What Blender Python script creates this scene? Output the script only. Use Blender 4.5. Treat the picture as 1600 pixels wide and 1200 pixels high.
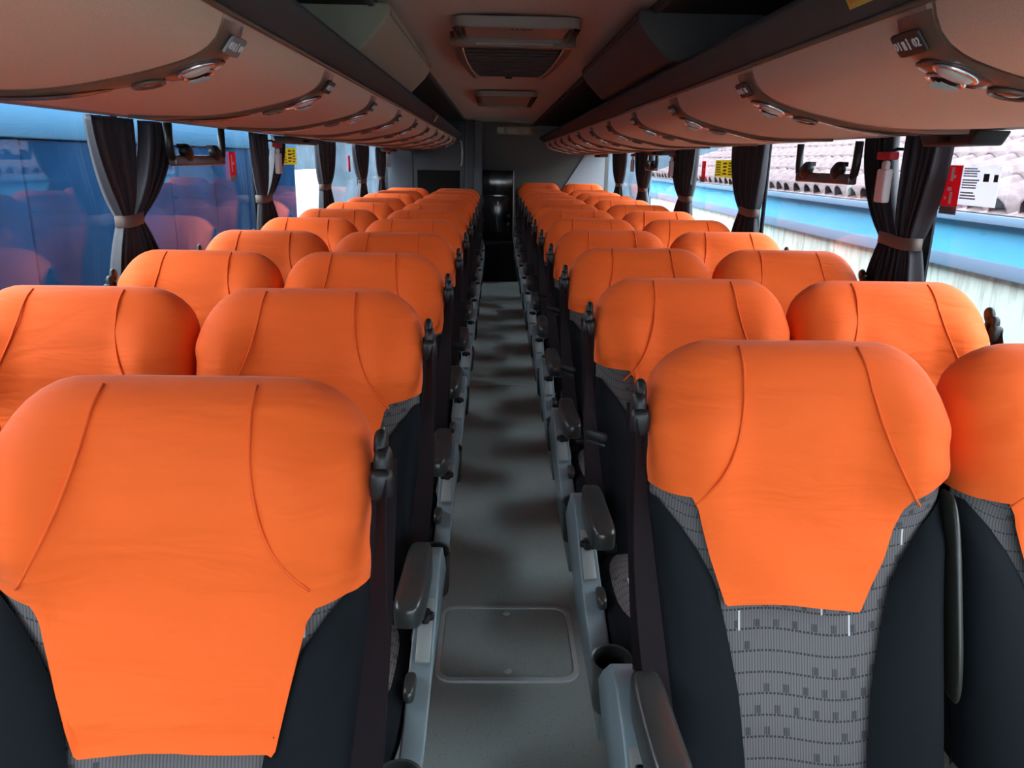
import bpy, bmesh, math, random
from mathutils import Vector, Matrix
random.seed(7)
for o in list(bpy.data.objects): bpy.data.objects.remove(o)
S = bpy.context.scene
COL = S.collection
R = math.radians
# ------------------------------------------------------------ camera
cy, sy = math.cos(R(1.4)), math.sin(R(1.4))
cp, sp = math.cos(R(16.2)), math.sin(R(16.2))
right = Vector((cy, -sy, 0)); up = Vector((sy*sp, cy*sp, cp)); fwd = Vector((sy*cp, cy*cp, -sp))
cr, sr = math.cos(R(1.0)), math.sin(R(1.0))
right, up = right*cr + up*sr, up*cr - right*sr
CAM = Vector((-.05, 0, 1.45))
cd = bpy.data.cameras.new('camera'); cd.sensor_width = 36; cd.lens = 27; cd.clip_start = .02
cam = bpy.data.objects.new('camera', cd); COL.objects.link(cam)
m = Matrix((right, up, -fwd)).transposed().to_4x4(); m.translation = CAM
cam.matrix_world = m
S.camera = cam
# ------------------------------------------------------------ sky and exposure
W = bpy.data.worlds.new('sky'); S.world = W; W.use_nodes = True
nt = W.node_tree; bg = nt.nodes['Background']
bg.inputs[0].default_value = (.90, .96, 1.0, 1); bg.inputs[1].default_value = 2.0
S.view_settings.view_transform = 'Standard'; S.view_settings.look = 'None'
S.view_settings.gamma = 1; S.view_settings.use_curve_mapping = False
S.view_settings.exposure = 2.45
try:
    S.cycles.max_bounces = 10; S.cycles.diffuse_bounces = 6; S.cycles.transparent_max_bounces = 16
    S.cycles.caustics_reflective = False; S.cycles.caustics_refractive = False
    S.cycles.sample_clamp_indirect = 6
except Exception: pass

# ------------------------------------------------------------ materials
def new_mat(name):
    mt = bpy.data.materials.new(name); mt.use_nodes = True
    n = mt.node_tree.nodes; l = mt.node_tree.links
    return mt, n, l, n['Principled BSDF']
def P(b, k, v):
    if k in b.inputs: b.inputs[k].default_value = v
def mat(name, col, rough=.5, spec=.5, metal=0, noise=0, nscale=20, bump=0, bscale=60, sheen=0):
    mt, n, l, b = new_mat(name)
    b.inputs['Base Color'].default_value = (*col, 1); P(b, 'Roughness', rough); P(b, 'Metallic', metal)
    P(b, 'Specular IOR Level', spec); P(b, 'Sheen Weight', sheen)
    tc = n.new('ShaderNodeTexCoord')
    if noise:
        t = n.new('ShaderNodeTexNoise'); t.inputs['Scale'].default_value = nscale; t.inputs['Detail'].default_value = 6
        l.new(tc.outputs['Object'], t.inputs['Vector'])
        r = n.new('ShaderNodeValToRGB'); r.color_ramp.elements[0].position = .3; r.color_ramp.elements[1].position = .7
        r.color_ramp.elements[0].color = (*[c*(1-noise) for c in col], 1)
        r.color_ramp.elements[1].color = (*[min(1, c*(1+noise)) for c in col], 1)
        l.new(t.outputs['Fac'], r.inputs['Fac']); l.new(r.outputs['Color'], b.inputs['Base Color'])
    if bump:
        t2 = n.new('ShaderNodeTexNoise'); t2.inputs['Scale'].default_value = bscale; t2.inputs['Detail'].default_value = 3
        l.new(tc.outputs['Object'], t2.inputs['Vector'])
        bp = n.new('ShaderNodeBump'); bp.inputs['Strength'].default_value = bump; bp.inputs['Distance'].default_value = .003
        l.new(t2.outputs['Fac'], bp.inputs['Height']); l.new(bp.outputs['Normal'], b.inputs['Normal'])
    return mt
M = {}
def orange():
    mt, n, l, b = new_mat('orange_fabric')
    P(b, 'Roughness', .8); P(b, 'Specular IOR Level', .25); P(b, 'Sheen Weight', .12); P(b, 'Sheen Roughness', .4)
    b.inputs['Base Color'].default_value = (.86, .120, .015, 1)
    tc = n.new('ShaderNodeTexCoord')
    w1 = n.new('ShaderNodeTexNoise'); w1.inputs['Scale'].default_value = 2200; l.new(tc.outputs['Object'], w1.inputs['Vector'])
    mp = n.new('ShaderNodeMapping'); mp.inputs['Scale'].default_value = (3.5, 6, 14); mp.inputs['Rotation'].default_value = (0, .25, 0)
    l.new(tc.outputs['Object'], mp.inputs['Vector'])
    oi = n.new('ShaderNodeObjectInfo')
    w2 = n.new('ShaderNodeTexNoise'); w2.noise_dimensions = '4D'; w2.inputs['Scale'].default_value = 1.6; w2.inputs['Detail'].default_value = 2
    w2.inputs['Distortion'].default_value = .8
    l.new(mp.outputs['Vector'], w2.inputs['Vector'])
    ml = n.new('ShaderNodeMath'); ml.operation = 'MULTIPLY'; ml.inputs[1].default_value = 40
    l.new(oi.outputs['Random'], ml.inputs[0]); l.new(ml.outputs[0], w2.inputs['W'])
    b1 = n.new('ShaderNodeBump'); b1.inputs['Strength'].default_value = .14; b1.inputs['Distance'].default_value = .0006
    b2 = n.new('ShaderNodeBump'); b2.inputs['Strength'].default_value = .38; b2.inputs['Distance'].default_value = .02
    l.new(w1.outputs['Fac'], b1.inputs['Height']); l.new(w2.outputs['Fac'], b2.inputs['Height'])
    l.new(b2.outputs['Normal'], b1.inputs['Normal']); l.new(b1.outputs['Normal'], b.inputs['Normal'])
    return mt
M['orange'] = orange()
M['piping'] = mat('orange_piping', (.80, .115, .02), .8, .2)
def pattern():
    # grey seat fabric: fine vertical ribs, wavy dotted rows, small dark checks, stray white dashes
    mt, n, l, b = new_mat('patterned_fabric'); P(b, 'Roughness', .9); P(b, 'Specular IOR Level', .2)
    tc = n.new('ShaderNodeTexCoord'); sx = n.new('ShaderNodeSeparateXYZ'); l.new(tc.outputs['Object'], sx.inputs[0])
    def mth(op, a, bb=None, c=None):
        q = n.new('ShaderNodeMath'); q.operation = op
        for i, v in enumerate((a, bb, c)):
            if v is None: continue
            if isinstance(v, (int, float)): q.inputs[i].default_value = v
            else: l.new(v, q.inputs[i])
        return q.outputs[0]
    X = sx.outputs[0]; V = mth('SUBTRACT', sx.outputs[2], mth('MULTIPLY', sx.outputs[1], .8))
    wob = mth('MULTIPLY', mth('SINE', mth('MULTIPLY', X, 26)), .004)
    Vw = mth('ADD', V, wob)
    stripe = mth('GREATER_THAN', mth('FRACT', mth('MULTIPLY', X, 210)), .62)
    line = mth('LESS_THAN', mth('FRACT', mth('MULTIPLY', Vw, 42)), .10)
    dash = mth('GREATER_THAN', mth('FRACT', mth('MULTIPLY', X, 150)), .35)
    line = mth('MULTIPLY', line, dash)
    def cells(sxv, szv, off):
        cb = n.new('ShaderNodeCombineXYZ')
        l.new(mth('FLOOR', mth('ADD', mth('MULTIPLY', X, sxv), off)), cb.inputs[0]); l.new(mth('FLOOR', mth('MULTIPLY', Vw, szv)), cb.inputs[1])
        wn = n.new('ShaderNodeTexWhiteNoise'); wn.noise_dimensions = '2D'; l.new(cb.outputs[0], wn.inputs['Vector'])
        return wn.outputs['Value']
    rowi = mth('FLOOR', mth('MULTIPLY', Vw, 42)); rf = mth('FRACT', mth('MULTIPLY', Vw, 42))
    cx = mth('FRACT', mth('ADD', mth('MULTIPLY', X, 30), mth('MULTIPLY', rowi, .5)))
    blk = mth('MULTIPLY', mth('LESS_THAN', cx, .30), mth('MULTIPLY', mth('GREATER_THAN', rf, .12), mth('LESS_THAN', rf, .50)))
    blk = mth('MULTIPLY', blk, mth('GREATER_THAN', mth('FRACT', mth('MULTIPLY', X, 260)), .22))
    blk = mth('MULTIPLY', blk, mth('GREATER_THAN', cells(15, 42, 0), .45))
    wht = mth('MULTIPLY', mth('GREATER_THAN', cells(21, 42, .3), .95), mth('LESS_THAN', mth('FRACT', mth('ADD', mth('MULTIPLY', X, 21), .3)), .07))
    def mix(f, A, B):
        q = n.new('ShaderNodeMix'); q.data_type = 'RGBA'; l.new(f, q.inputs[0])
        for i, v in ((6, A), (7, B)):
            if isinstance(v, tuple): q.inputs[i].default_value = (*v, 1)
            else: l.new(v, q.inputs[i])
        return q.outputs[2]
    c = mix(stripe, (.132, .123, .125), (.080, .073, .076))
    c = mix(blk, c, (.05, .047, .055)); c = mix(line, c, (.035, .033, .04)); c = mix(wht, c, (.5, .5, .5))
    l.new(c, b.inputs['Base Color'])
    return mt
M['pattern'] = pattern()
M['bolster'] = mat('dark_bolster_fabric', (.0095, .011, .0135), .92, .06, bump=.15, bscale=900)
M['panel'] = mat('blue_grey_plastic', (.165, .215, .245), .33, .5, noise=.12, nscale=9, bump=.05, bscale=400)
M['plate'] = mat('light_grey_plate', (.24, .26, .26), .35, .5)
M['arm'] = mat('armrest_charcoal_plastic', (.030, .032, .032), .28, .5, bump=.06, bscale=700)
M['black'] = mat('black_plastic', (.009, .009, .010), .42, .35)
M['matte_black'] = mat('matte_black', (.012, .011, .011), .8, .2)
M['strap'] = mat('belt_webbing', (.011, .0072, .0090), .7, .08, bump=.25, bscale=1500)
M['chrome'] = mat('chrome', (.75, .75, .75), .16, .5, 1)
M['olive'] = mat('olive_plastic', (.022, .022, .018), .35, .5)
def floor_mat():
    mt, n, l, b = new_mat('speckled_vinyl'); P(b, 'Roughness', .62); P(b, 'Specular IOR Level', .35)
    tc = n.new('ShaderNodeTexCoord')
    t = n.new('ShaderNodeTexNoise'); t.inputs['Scale'].default_value = 3; t.inputs['Detail'].default_value = 5; l.new(tc.outputs['Object'], t.inputs['Vector'])
    v = n.new('ShaderNodeTexVoronoi'); v.inputs['Scale'].default_value = 380; l.new(tc.outputs['Object'], v.inputs['Vector'])
    r = n.new('ShaderNodeValToRGB'); e = r.color_ramp; e.elements[0].position = .0; e.elements[0].color = (.27, .31, .295, 1)
    e.elements[1].position = 1; e.elements[1].color = (.72, .75, .70, 1)
    a = e.elements.new(.12); a.color = (.43, .495, .475, 1); a2 = e.elements.new(.86); a2.color = (.47, .535, .51, 1)
    e.interpolation = 'CONSTANT'
    l.new(v.outputs['Color'], r.inputs['Fac'])
    mx = n.new('ShaderNodeMix'); mx.data_type = 'RGBA'; mx.blend_type = 'MULTIPLY'; mx.inputs[0].default_value = .5
    r2 = n.new('ShaderNodeValToRGB'); r2.color_ramp.elements[0].color = (.85, .85, .85, 1); r2.color_ramp.elements[0].position = .3; r2.color_ramp.elements[1].position = .65
    l.new(t.outputs['Fac'], r2.inputs['Fac']); l.new(r.outputs['Color'], mx.inputs[6]); l.new(r2.outputs['Color'], mx.inputs[7])
    l.new(mx.outputs[2], b.inputs['Base Color'])
    return mt
M['floor'] = floor_mat()
M['metal'] = mat('aluminium_trim', (.62, .66, .68), .35, .5, 0)
M['rack'] = mat('beige_rack_fabric', (.78, .55, .40), .92, .15, noise=.10, nscale=500, bump=.15, bscale=900)
M['ceiling'] = mat('beige_ceiling_fabric', (.46, .43, .38), .95, .1, noise=.10, nscale=300, bump=.12, bscale=700)
M['cove'] = mat('dark_cove_lining', (.035, .036, .033), .85, .2)
M['rail'] = mat('rack_rail_grey', (.075, .078, .078), .75, .1)
M['lip'] = mat('rack_lip_taupe', (.33, .27, .23), .5, .4)
M['service'] = mat('service_panel_brown_plastic', (.15, .092, .064), .28, .5)
M['leaf'] = mat('service_leaf_plum_plastic', (.075, .046, .042), .26, .5)
M['lens'] = mat('reading_lamp_lens', (.55, .52, .48), .2, .5)
M['plate_dark'] = mat('number_plate_dark', (.05, .035, .033), .45, .4)
M['ink'] = mat('white_ink', (.8, .78, .74), .6, .3)
M['darkink'] = mat('dark_ink', (.04, .035, .03), .6, .3)
M['yellow'] = mat('yellow_sticker', (.62, .50, .10), .6, .3, noise=.1, nscale=60)
M['amber'] = mat('amber_sticker', (.70, .30, .02), .5, .4)
M['red'] = mat('red_sticker', (.50, .03, .05), .6, .3)
M['paper'] = mat('white_sticker', (.78, .77, .80), .7, .3)
M['box'] = mat('olive_grey_housing', (.26, .25, .19), .6, .3, bump=.1, bscale=500)
M['box2'] = mat('charcoal_housing', (.055, .052, .05), .6, .3, bump=.1, bscale=500)
M['rear'] = mat('rear_wall_grey_lining', (.11, .105, .095), .85, .2, noise=.08, nscale=200)
M['cabin'] = mat('cabin_slate_laminate', (.022, .025, .032), .4, .5)
M['cabin_frame'] = mat('cabin_frame_slate', (.045, .052, .064), .4, .5)
M['cabin_lit'] = mat('cabin_painted_blue_light', (.10, .12, .15), .4, .5)  # blue light on the left cabin panel is put into this lighter colour
M['dark_amber'] = mat('dark_amber_sticker', (.26, .17, .07), .7, .2)  # darker, browner amber for the rear wall sticker
M['wall'] = mat('side_wall_grey', (.16, .16, .17), .7, .3)
M['curtain'] = mat('plum_black_curtain_satin', (.022, .019, .026), .55, .4, sheen=.25, bump=.1, bscale=900)
M['tie'] = mat('brown_curtain_tie', (.15, .11, .095), .6, .3)
M['pillar'] = mat('window_rubber', (.012, .013, .02), .6, .3)
M['grille'] = mat('vent_grille_charcoal', (.045, .038, .036), .6, .3)
M['vent'] = mat('vent_frame_brown_plastic', (.12, .05, .028), .30, .5)
M['hatch'] = mat('roof_hatch_plastic', (.24, .20, .17), .45, .4)
M['void'] = mat('dark_step_rubber', (.008, .008, .009), .7, .2)
def glass_mat():
    mt, n, l, b = new_mat('window_glass'); n.remove(b)
    out = n['Material Output']
    tr = n.new('ShaderNodeBsdfTransparent'); tr.inputs[0].default_value = (.90, .945, .97, 1)
    gl = n.new('ShaderNodeBsdfGlossy'); gl.inputs['Roughness'].default_value = 0.0; gl.inputs[0].default_value = (1, 1, 1, 1)
    # Schlick reflectance, the same from either side of the thin pane
    ge = n.new('ShaderNodeNewGeometry'); dt = n.new('ShaderNodeVectorMath'); dt.operation = 'DOT_PRODUCT'
    l.new(ge.outputs['Incoming'], dt.inputs[0]); l.new(ge.outputs['Normal'], dt.inputs[1])
    def mth(op, a, b_):
        q = n.new('ShaderNodeMath'); q.operation = op; q.use_clamp = op != 'POWER'
        for i, v in enumerate((a, b_)):
            if isinstance(v, (int, float)): q.inputs[i].default_value = v
            else: l.new(v, q.inputs[i])
        return q.outputs[0]
    ab = n.new('ShaderNodeMath'); ab.operation = 'ABSOLUTE'; l.new(dt.outputs['Value'], ab.inputs[0])
    f5 = mth('POWER', mth('SUBTRACT', 1, ab.outputs[0]), 5)
    fr = mth('ADD', mth('MULTIPLY', f5, .7), .022)
    mx = n.new('ShaderNodeMixShader'); l.new(fr, mx.inputs[0]); l.new(tr.outputs[0], mx.inputs[1]); l.new(gl.outputs[0], mx.inputs[2])
    l.new(mx.outputs[0], out.inputs[0])
    return mt
M['glass'] = glass_mat()
def trans(name, col):
    mt, n, l, b = new_mat(name); b.inputs['Base Color'].default_value = (*col, 1); P(b, 'Roughness', .6)
    tl = n.new('ShaderNodeBsdfTranslucent'); tl.inputs[0].default_value = (*col, 1)
    mx = n.new('ShaderNodeMixShader'); mx.inputs[0].default_value = .55
    l.new(b.outputs[0], mx.inputs[1]); l.new(tl.outputs[0], mx.inputs[2]); l.new(mx.outputs[0], n['Material Output'].inputs[0]); return mt
M['wyellow'] = trans('yellow_window_film', (.62, .52, .10)); M['wred'] = trans('red_window_film', (.55, .03, .05)); M['wpaper'] = trans('white_window_film', (.85, .83, .88))
def stained_wall():
    mt, n, l, b = new_mat('stained_white_wall'); P(b, 'Roughness', .9)
    tc = n.new('ShaderNodeTexCoord'); mp = n.new('ShaderNodeMapping'); mp.inputs['Scale'].default_value = (1, 5.5, .7); l.new(tc.outputs['Object'], mp.inputs['Vector'])
    t = n.new('ShaderNodeTexNoise'); t.inputs['Scale'].default_value = 2.0; t.inputs['Detail'].default_value = 9; t.inputs['Roughness'].default_value = .68; l.new(mp.outputs['Vector'], t.inputs['Vector'])
    sx = n.new('ShaderNodeSeparateXYZ'); l.new(tc.outputs['Object'], sx.inputs[0])
    mr = n.new('ShaderNodeMapRange'); mr.inputs[1].default_value = -.55; mr.inputs[2].default_value = .62; mr.inputs[3].default_value = -.12; mr.inputs[4].default_value = .14
    l.new(sx.outputs[2], mr.inputs[0])
    ad = n.new('ShaderNodeMath'); l.new(t.outputs['Fac'], ad.inputs[0]); l.new(mr.outputs[0], ad.inputs[1])
    r = n.new('ShaderNodeValToRGB'); e = r.color_ramp
    e.elements[0].position = .44; e.elements[0].color = (.56, .61, .55, 1); e.elements[1].position = .72; e.elements[1].color = (.13, .15, .12, 1)
    l.new(ad.outputs[0], r.inputs['Fac']); l.new(r.outputs['Color'], b.inputs['Base Color'])
    return mt
M['stain'] = stained_wall()
M['bluefascia'] = mat('sky_blue_painted_fascia', (.075, .36, .58), .7, .3, noise=.06, nscale=2)
M['greyband'] = mat('grey_blue_ledge', (.13, .20, .29), .8, .2)
M['tile'] = mat('weathered_clay_tile', (.20, .15, .155), 1.0, .0, noise=.35, nscale=9)
M['ground'] = mat('asphalt_yard', (.10, .10, .10), .9, .2, noise=.2, nscale=4)
M['navy'] = mat('navy_painted_boards', (.006, .022, .055), 1.0, .0, noise=.3, nscale=2)
M['navy2'] = mat('pale_blue_painted_band', (.05, .13, .22), 1.0, .0)
M['shed'] = mat('grey_blue_shed', (.09, .13, .17), .8, .2, noise=.25, nscale=2)
M['whitepost'] = mat('white_painted_panel', (.62, .65, .60), .8, .2)
M['orangebox'] = mat('terracotta_panel', (.42, .16, .10), .8, .2)

# ------------------------------------------------------------ mesh helpers
def mesh(name, v, f, m_, smooth=True, angle=None):
    me = bpy.data.meshes.new(name); me.from_pydata([tuple(p) for p in v], [], f); me.update()
    if m_ is not None: me.materials.append(m_)
    if smooth:
        for p in me.polygons: p.use_smooth = True
        if angle:
            b = bmesh.new(); b.from_mesh(me)
            for e in b.edges:
                if len(e.link_faces) == 2 and e.calc_face_angle(0) > R(angle): e.smooth = False
            b.to_mesh(me); b.free()
    return me
def obj(name, me, parent=None, loc=None):
    o = bpy.data.objects.new(name, me); COL.objects.link(o)
    if parent is not None: o.parent = parent
    if loc is not None: o.location = loc
    return o
def tag(o, label=None, cat=None, group=None, kind=None):
    if label: o['label'] = label
    if cat: o['category'] = cat
    if group: o['group'] = group
    if kind: o['kind'] = kind
    return o
def empty(name, loc, label, cat, group=None, kind=None):
    o = bpy.data.objects.new(name, None); COL.objects.link(o); o.location = loc; o.empty_display_size = .1
    return tag(o, label, cat, group, kind)
def copy_tree(o, parent=None):
    c = o.copy(); COL.objects.link(c); c.parent = parent
    for ch in o.children: copy_tree(ch, c)
    return c
class MB:
    def __init__(s): s.v = []; s.f = []
    def add(s, v, f):
        k = len(s.v); s.v += [Vector(p) for p in v]; s.f += [[i+k for i in q] for q in f]; return s
    def me(s, name, m_, smooth=True, angle=35): return mesh(name, s.v, s.f, m_, smooth, angle)
def grid(fn, nu, nv, flip=False):
    v = [fn(i/nu, j/nv) for j in range(nv+1) for i in range(nu+1)]
    f = []
    for j in range(nv):
        for i in range(nu):
            a = j*(nu+1)+i; q = [a, a+1, a+nu+2, a+nu+1]
            f.append(q[::-1] if flip else q)
    return v, f
def sq(a, b, c, n=4, nu=20, nv=12, loc=(0, 0, 0), basis=None):
    """rounded block (superquadric) with half sizes a, b, c"""
    v = []; f = []
    def s(t, e): return math.copysign(abs(t)**e, t)
    e = 2/n
    for j in range(nv+1):
        ph = -math.pi/2 + math.pi*j/nv
        for i in range(nu):
            th = 2*math.pi*i/nu
            v.append(Vector((a*s(math.cos(ph), e)*s(math.cos(th), e), b*s(math.cos(ph), e)*s(math.sin(th), e), c*s(math.sin(ph), e))))
    for j in range(nv):
        for i in range(nu):
            f.append([j*nu+i, j*nu+(i+1) % nu, (j+1)*nu+(i+1) % nu, (j+1)*nu+i])
    if basis: v = [basis[0]*p.x + basis[1]*p.y + basis[2]*p.z for p in v]
    L = Vector(loc)
    return [p+L for p in v], f
def box(x0, x1, y0, y1, z0, z1):
    v = [(x0, y0, z0), (x1, y0, z0), (x1, y1, z0), (x0, y1, z0), (x0, y0, z1), (x1, y0, z1), (x1, y1, z1), (x0, y1, z1)]
    f = [[0, 3, 2, 1], [4, 5, 6, 7], [0, 1, 5, 4], [1, 2, 6, 5], [2, 3, 7, 6], [3, 0, 4, 7]]
    return v, f
def bevel_me(me, w, seg=2, angle=30):
    b = bmesh.new(); b.from_mesh(me)
    es = [e for e in b.edges if len(e.link_faces) == 2 and e.calc_face_angle(0) > R(angle)]
    bmesh.ops.bevel(b, geom=es, offset=w, segments=seg, profile=.6, affect='EDGES', clamp_overlap=True)
    for f in b.faces: f.smooth = True
    for e in b.edges:
        if len(e.link_faces) == 2: e.smooth = e.calc_face_angle(0) < R(50)
    b.to_mesh(me); b.free(); return me
def bbox_me(name, x0, x1, y0, y1, z0, z1, m_, w=.004, seg=2):
    return bevel_me(mesh(name, *box(x0, x1, y0, y1, z0, z1), m_, False), w, seg)
def prism(poly, x0, x1, axis='x'):
    """extrude a polygon of (a,b) pairs along an axis"""
    n = len(poly); v = []
    for x in (x0, x1):
        for a, b in poly: v.append((x, a, b) if axis == 'x' else (a, x, b) if axis == 'y' else (a, b, x))
    ar = sum(poly[i][0]*poly[(i+1) % n][1]-poly[(i+1) % n][0]*poly[i][1] for i in range(n))
    f = [list(range(n))[::-1], list(range(n, 2*n))] + [[i, (i+1) % n, n+(i+1) % n, n+i] for i in range(n)]
    return v, f
def fix(me):
    b = bmesh.new(); b.from_mesh(me); bmesh.ops.recalc_face_normals(b, faces=b.faces); b.to_mesh(me); b.free(); return me
def prism_me(name, poly, x0, x1, m_, axis='x', w=.004, seg=2):
    return bevel_me(fix(mesh(name, *prism(poly, x0, x1, axis), m_, False)), w, seg)
def tube(path, r, n=8, closed=False, cap=True):
    path = [Vector(p) for p in path]; v = []; f = []
    k = len(path); prev = None
    for i, p in enumerate(path):
        t = (path[(i+1) % k]-path[i-1]) if closed else (path[min(i+1, k-1)]-path[max(i-1, 0)])
        t.normalize()
        if prev is None:
            a = Vector((0, 0, 1)) if abs(t.z) < .9 else Vector((1, 0, 0))
            prev = t.cross(a).normalized()
        u = (prev - t*prev.dot(t)).normalized(); w = t.cross(u); prev = u
        rr = r[i] if isinstance(r, (list, tuple)) else r
        v += [p + (u*math.cos(2*math.pi*j/n)+w*math.sin(2*math.pi*j/n))*rr for j in range(n)]
    for i in range(k if closed else k-1):
        a = i*n; b = ((i+1) % k)*n
        f += [[a+j, a+(j+1) % n, b+(j+1) % n, b+j] for j in range(n)]
    if cap and not closed: f += [list(range(n))[::-1], list(range((k-1)*n, k*n))]
    return v, f
def ribbon(path, widths, wdirs, th):
    """flat strap with thickness along a path"""
    path = [Vector(p) for p in path]; v = []; f = []; k = len(path)
    for i, p in enumerate(path):
        t = (path[min(i+1, k-1)]-path[max(i-1, 0)]).normalized(); wd = Vector(wdirs[i] if isinstance(wdirs, list) else wdirs)
        wd = (wd - t*wd.dot(t)).normalized(); nn = t.cross(wd)
        w = widths[i] if isinstance(widths, list) else widths
        v += [p-wd*w/2-nn*th/2, p+wd*w/2-nn*th/2, p+wd*w/2+nn*th/2, p-wd*w/2+nn*th/2]
    for i in range(k-1):
        a = 4*i
        f += [[a+j, a+(j+1) % 4, a+4+(j+1) % 4, a+4+j] for j in range(4)]
    f += [[3, 2, 1, 0], [4*k-4, 4*k-3, 4*k-2, 4*k-1]]
    return v, f
def lathe(prof, n=20, loc=(0, 0, 0), basis=None):
    v = []; f = []
    for r, z in prof:
        v += [Vector((r*math.cos(2*math.pi*i/n), r*math.sin(2*math.pi*i/n), z)) for i in range(n)]
    for j in range(len(prof)-1):
        f += [[j*n+i, j*n+(i+1) % n, (j+1)*n+(i+1) % n, (j+1)*n+i] for i in range(n)]
    if basis: v = [basis[0]*p.x+basis[1]*p.y+basis[2]*p.z for p in v]
    L = Vector(loc); return [p+L for p in v], f
def lerp_tab(tab, x):
    if x <= tab[0][0]: return tab[0][1]
    for (a, b), (c, d) in zip(tab, tab[1:]):
        if x <= c: return b+(d-b)*(x-a)/(c-a)
    return tab[-1][1]
def text_me(name, s, size, m_, ext=.0006):
    cu = bpy.data.curves.new(name, 'FONT'); cu.body = s; cu.size = size; cu.align_x = 'CENTER'; cu.align_y = 'CENTER'; cu.extrude = ext; cu.resolution_u = 2
    t = bpy.data.objects.new(name, cu); COL.objects.link(t)
    bpy.context.view_layer.update()
    me = bpy.data.meshes.new_from_object(t.evaluated_get(bpy.context.evaluated_depsgraph_get()))
    bpy.data.objects.remove(t); bpy.data.curves.remove(cu)
    me.materials.clear(); me.materials.append(m_); return me

# ------------------------------------------------------------ the shell of the coach
Y0, Y1, XW, ZC = -2.4, 10.45, 1.38, 1.9
SILL = .88
def struct(name, me, parent=None): return tag(obj(name, me, parent), kind='structure')
struct('floor', mesh('floor', *box(-XW-.05, XW+.05, Y0, Y1, -.06, 0), M['floor'], False))
for s, nm in ((-1, 'left'), (1, 'right')):
    struct('wall_'+nm, mesh('wall_'+nm, *box(min(s*XW, s*(XW+.06)), max(s*XW, s*(XW+.06)), Y0, Y1, 0, SILL), M['wall'], False))
    struct('trim_%d' % (1 if s < 0 else 2), mesh('upper_side', *box(min(s*XW, s*(XW+.06)), max(s*XW, s*(XW+.06)), Y0, Y1, 1.62, 2.02), M['cove'], False))
struct('wall_rear', mesh('wall_rear', *box(-XW-.05, XW+.05, Y1, Y1+.06, 0, 2.02), M['rear'], False))
# ceiling: gently arched fabric centre, dark lining towards the sides
def ceil_fn(x0, x1, thick):
    mb = MB(); n = 16
    top = [(x0+(x1-x0)*i/n, ZC+.03*(1-((x0+(x1-x0)*i/n)/.5)**2)) for i in range(n+1)]
    poly = top + [(x1, ZC+.1), (x0, ZC+.1)]
    return fix(mesh('ceiling', *prism(poly, Y0, Y1, 'y'), None, False))
me = ceil_fn(-.43, .43, .1); me.materials.append(M['ceiling']); struct('ceiling', me)
for s, k in ((-1, 3), (1, 4)):
    a, b = sorted((s*.43, s*1.44))
    struct('trim_%d' % k, mesh('cove_roof', *box(a, b, Y0, Y1, 1.885, 2.0), M['cove'], False))
    a, b = sorted((s*.415, s*.435))
    struct('trim_%d' % (k+2), bevel_me(mesh('ceiling_edge_bead', *box(a, b, Y0, Y1, 1.882, 1.908), M['rail'], False), .004))
# front of the coach behind the camera: low dash wall and windscreen
struct('wall_front', mesh('wall_front', *box(-XW-.05, XW+.05, Y0-.06, Y0, 0, .85), M['cove'], False))
struct('trim_7', mesh('front_header', *box(-XW-.05, XW+.05, Y0-.06, Y0, 1.80, 2.02), M['cove'], False))
struct('window_1', mesh('windscreen', *box(-1.36, 1.36, Y0-.035, Y0-.03, .85, 1.80), M['glass'], False))
# side windows: one pane per bay, rubber joints behind the curtains
wn = 2
PIL = {-1: [-.6, 1.05, 2.86, 4.42, 6.05, 7.7, 9.35], 1: [-.7, .95, 2.56, 4.2, 5.85, 7.45, 9.1]}
for s in (-1, 1):
    ys = [Y0] + PIL[s] + [Y1]
    for a, b in zip(ys, ys[1:]):
        x = s*(XW+.02)
        struct('window_%d' % wn, mesh('pane', *box(x-.003, x+.003, a+.004, b-.004, SILL, 1.62), M['glass'], False)); wn += 1
    for i, y in enumerate(PIL[s]):
        xa, xb = sorted((s*(XW+.005), s*(XW+.012)))
        struct('trim_%d' % (8+i+(10 if s > 0 else 0)), mesh('window_joint', *box(xa, xb, y-.022, y+.022, SILL, 1.62), M['pillar'], False))
# floor hatch with rounded metal rim in the aisle
def rrect(x0, x1, y0, y1, r, n=6):
    pts = []
    for cx, cy_, a in ((x1-r, y1-r, 0), (x0+r, y1-r, 90), (x0+r, y0+r, 180), (x1-r, y0+r, 270)):
        pts += [(cx+r*math.cos(R(a+90*i/n)), cy_+r*math.sin(R(a+90*i/n))) for i in range(n+1)]
    return pts
def ring_me(name, out, inn, z0, z1, m_):
    n = len(out); v = [(x, y, z0) for x, y in out]+[(x, y, z0) for x, y in inn]+[(x, y, z1-.001) for x, y in out]+[(x, y, z1) for x, y in inn]
    f = []
    for i in range(n):
        j = (i+1) % n
        f += [[i, j, 2*n+j, 2*n+i], [2*n+i, 2*n+j, 3*n+j, 3*n+i], [n+j, n+i, 3*n+i, 3*n+j]]
    return mesh(name, v, f, m_, True, 30)
h = empty('floor_hatch', (0, 2.085, 0), 'speckled floor hatch with rounded metal rim in the aisle', 'hatch')
obj('metal_rim', ring_me('rim', rrect(-.215, .21, -.195, .195, .055), rrect(-.201, .196, -.180, .181, .043), 0, .009, M['metal']), h)
pn = rrect(-.199, .194, -.178, .179, .042)
obj('hatch_panel', mesh('hatch_panel', [(x, y, .004) for x, y in pn]+[(x, y, 0.0) for x, y in pn], [list(range(len(pn)))]+[[i+len(pn), (i+1) % len(pn)+len(pn), (i+1) % len(pn), i] for i in range(len(pn))], M['floor'], False), h)
scr = mesh('screw', *lathe([(.0, .008), (.008, .008), (.012, .006), (.013, .003)], 14), M['metal'])
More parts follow.
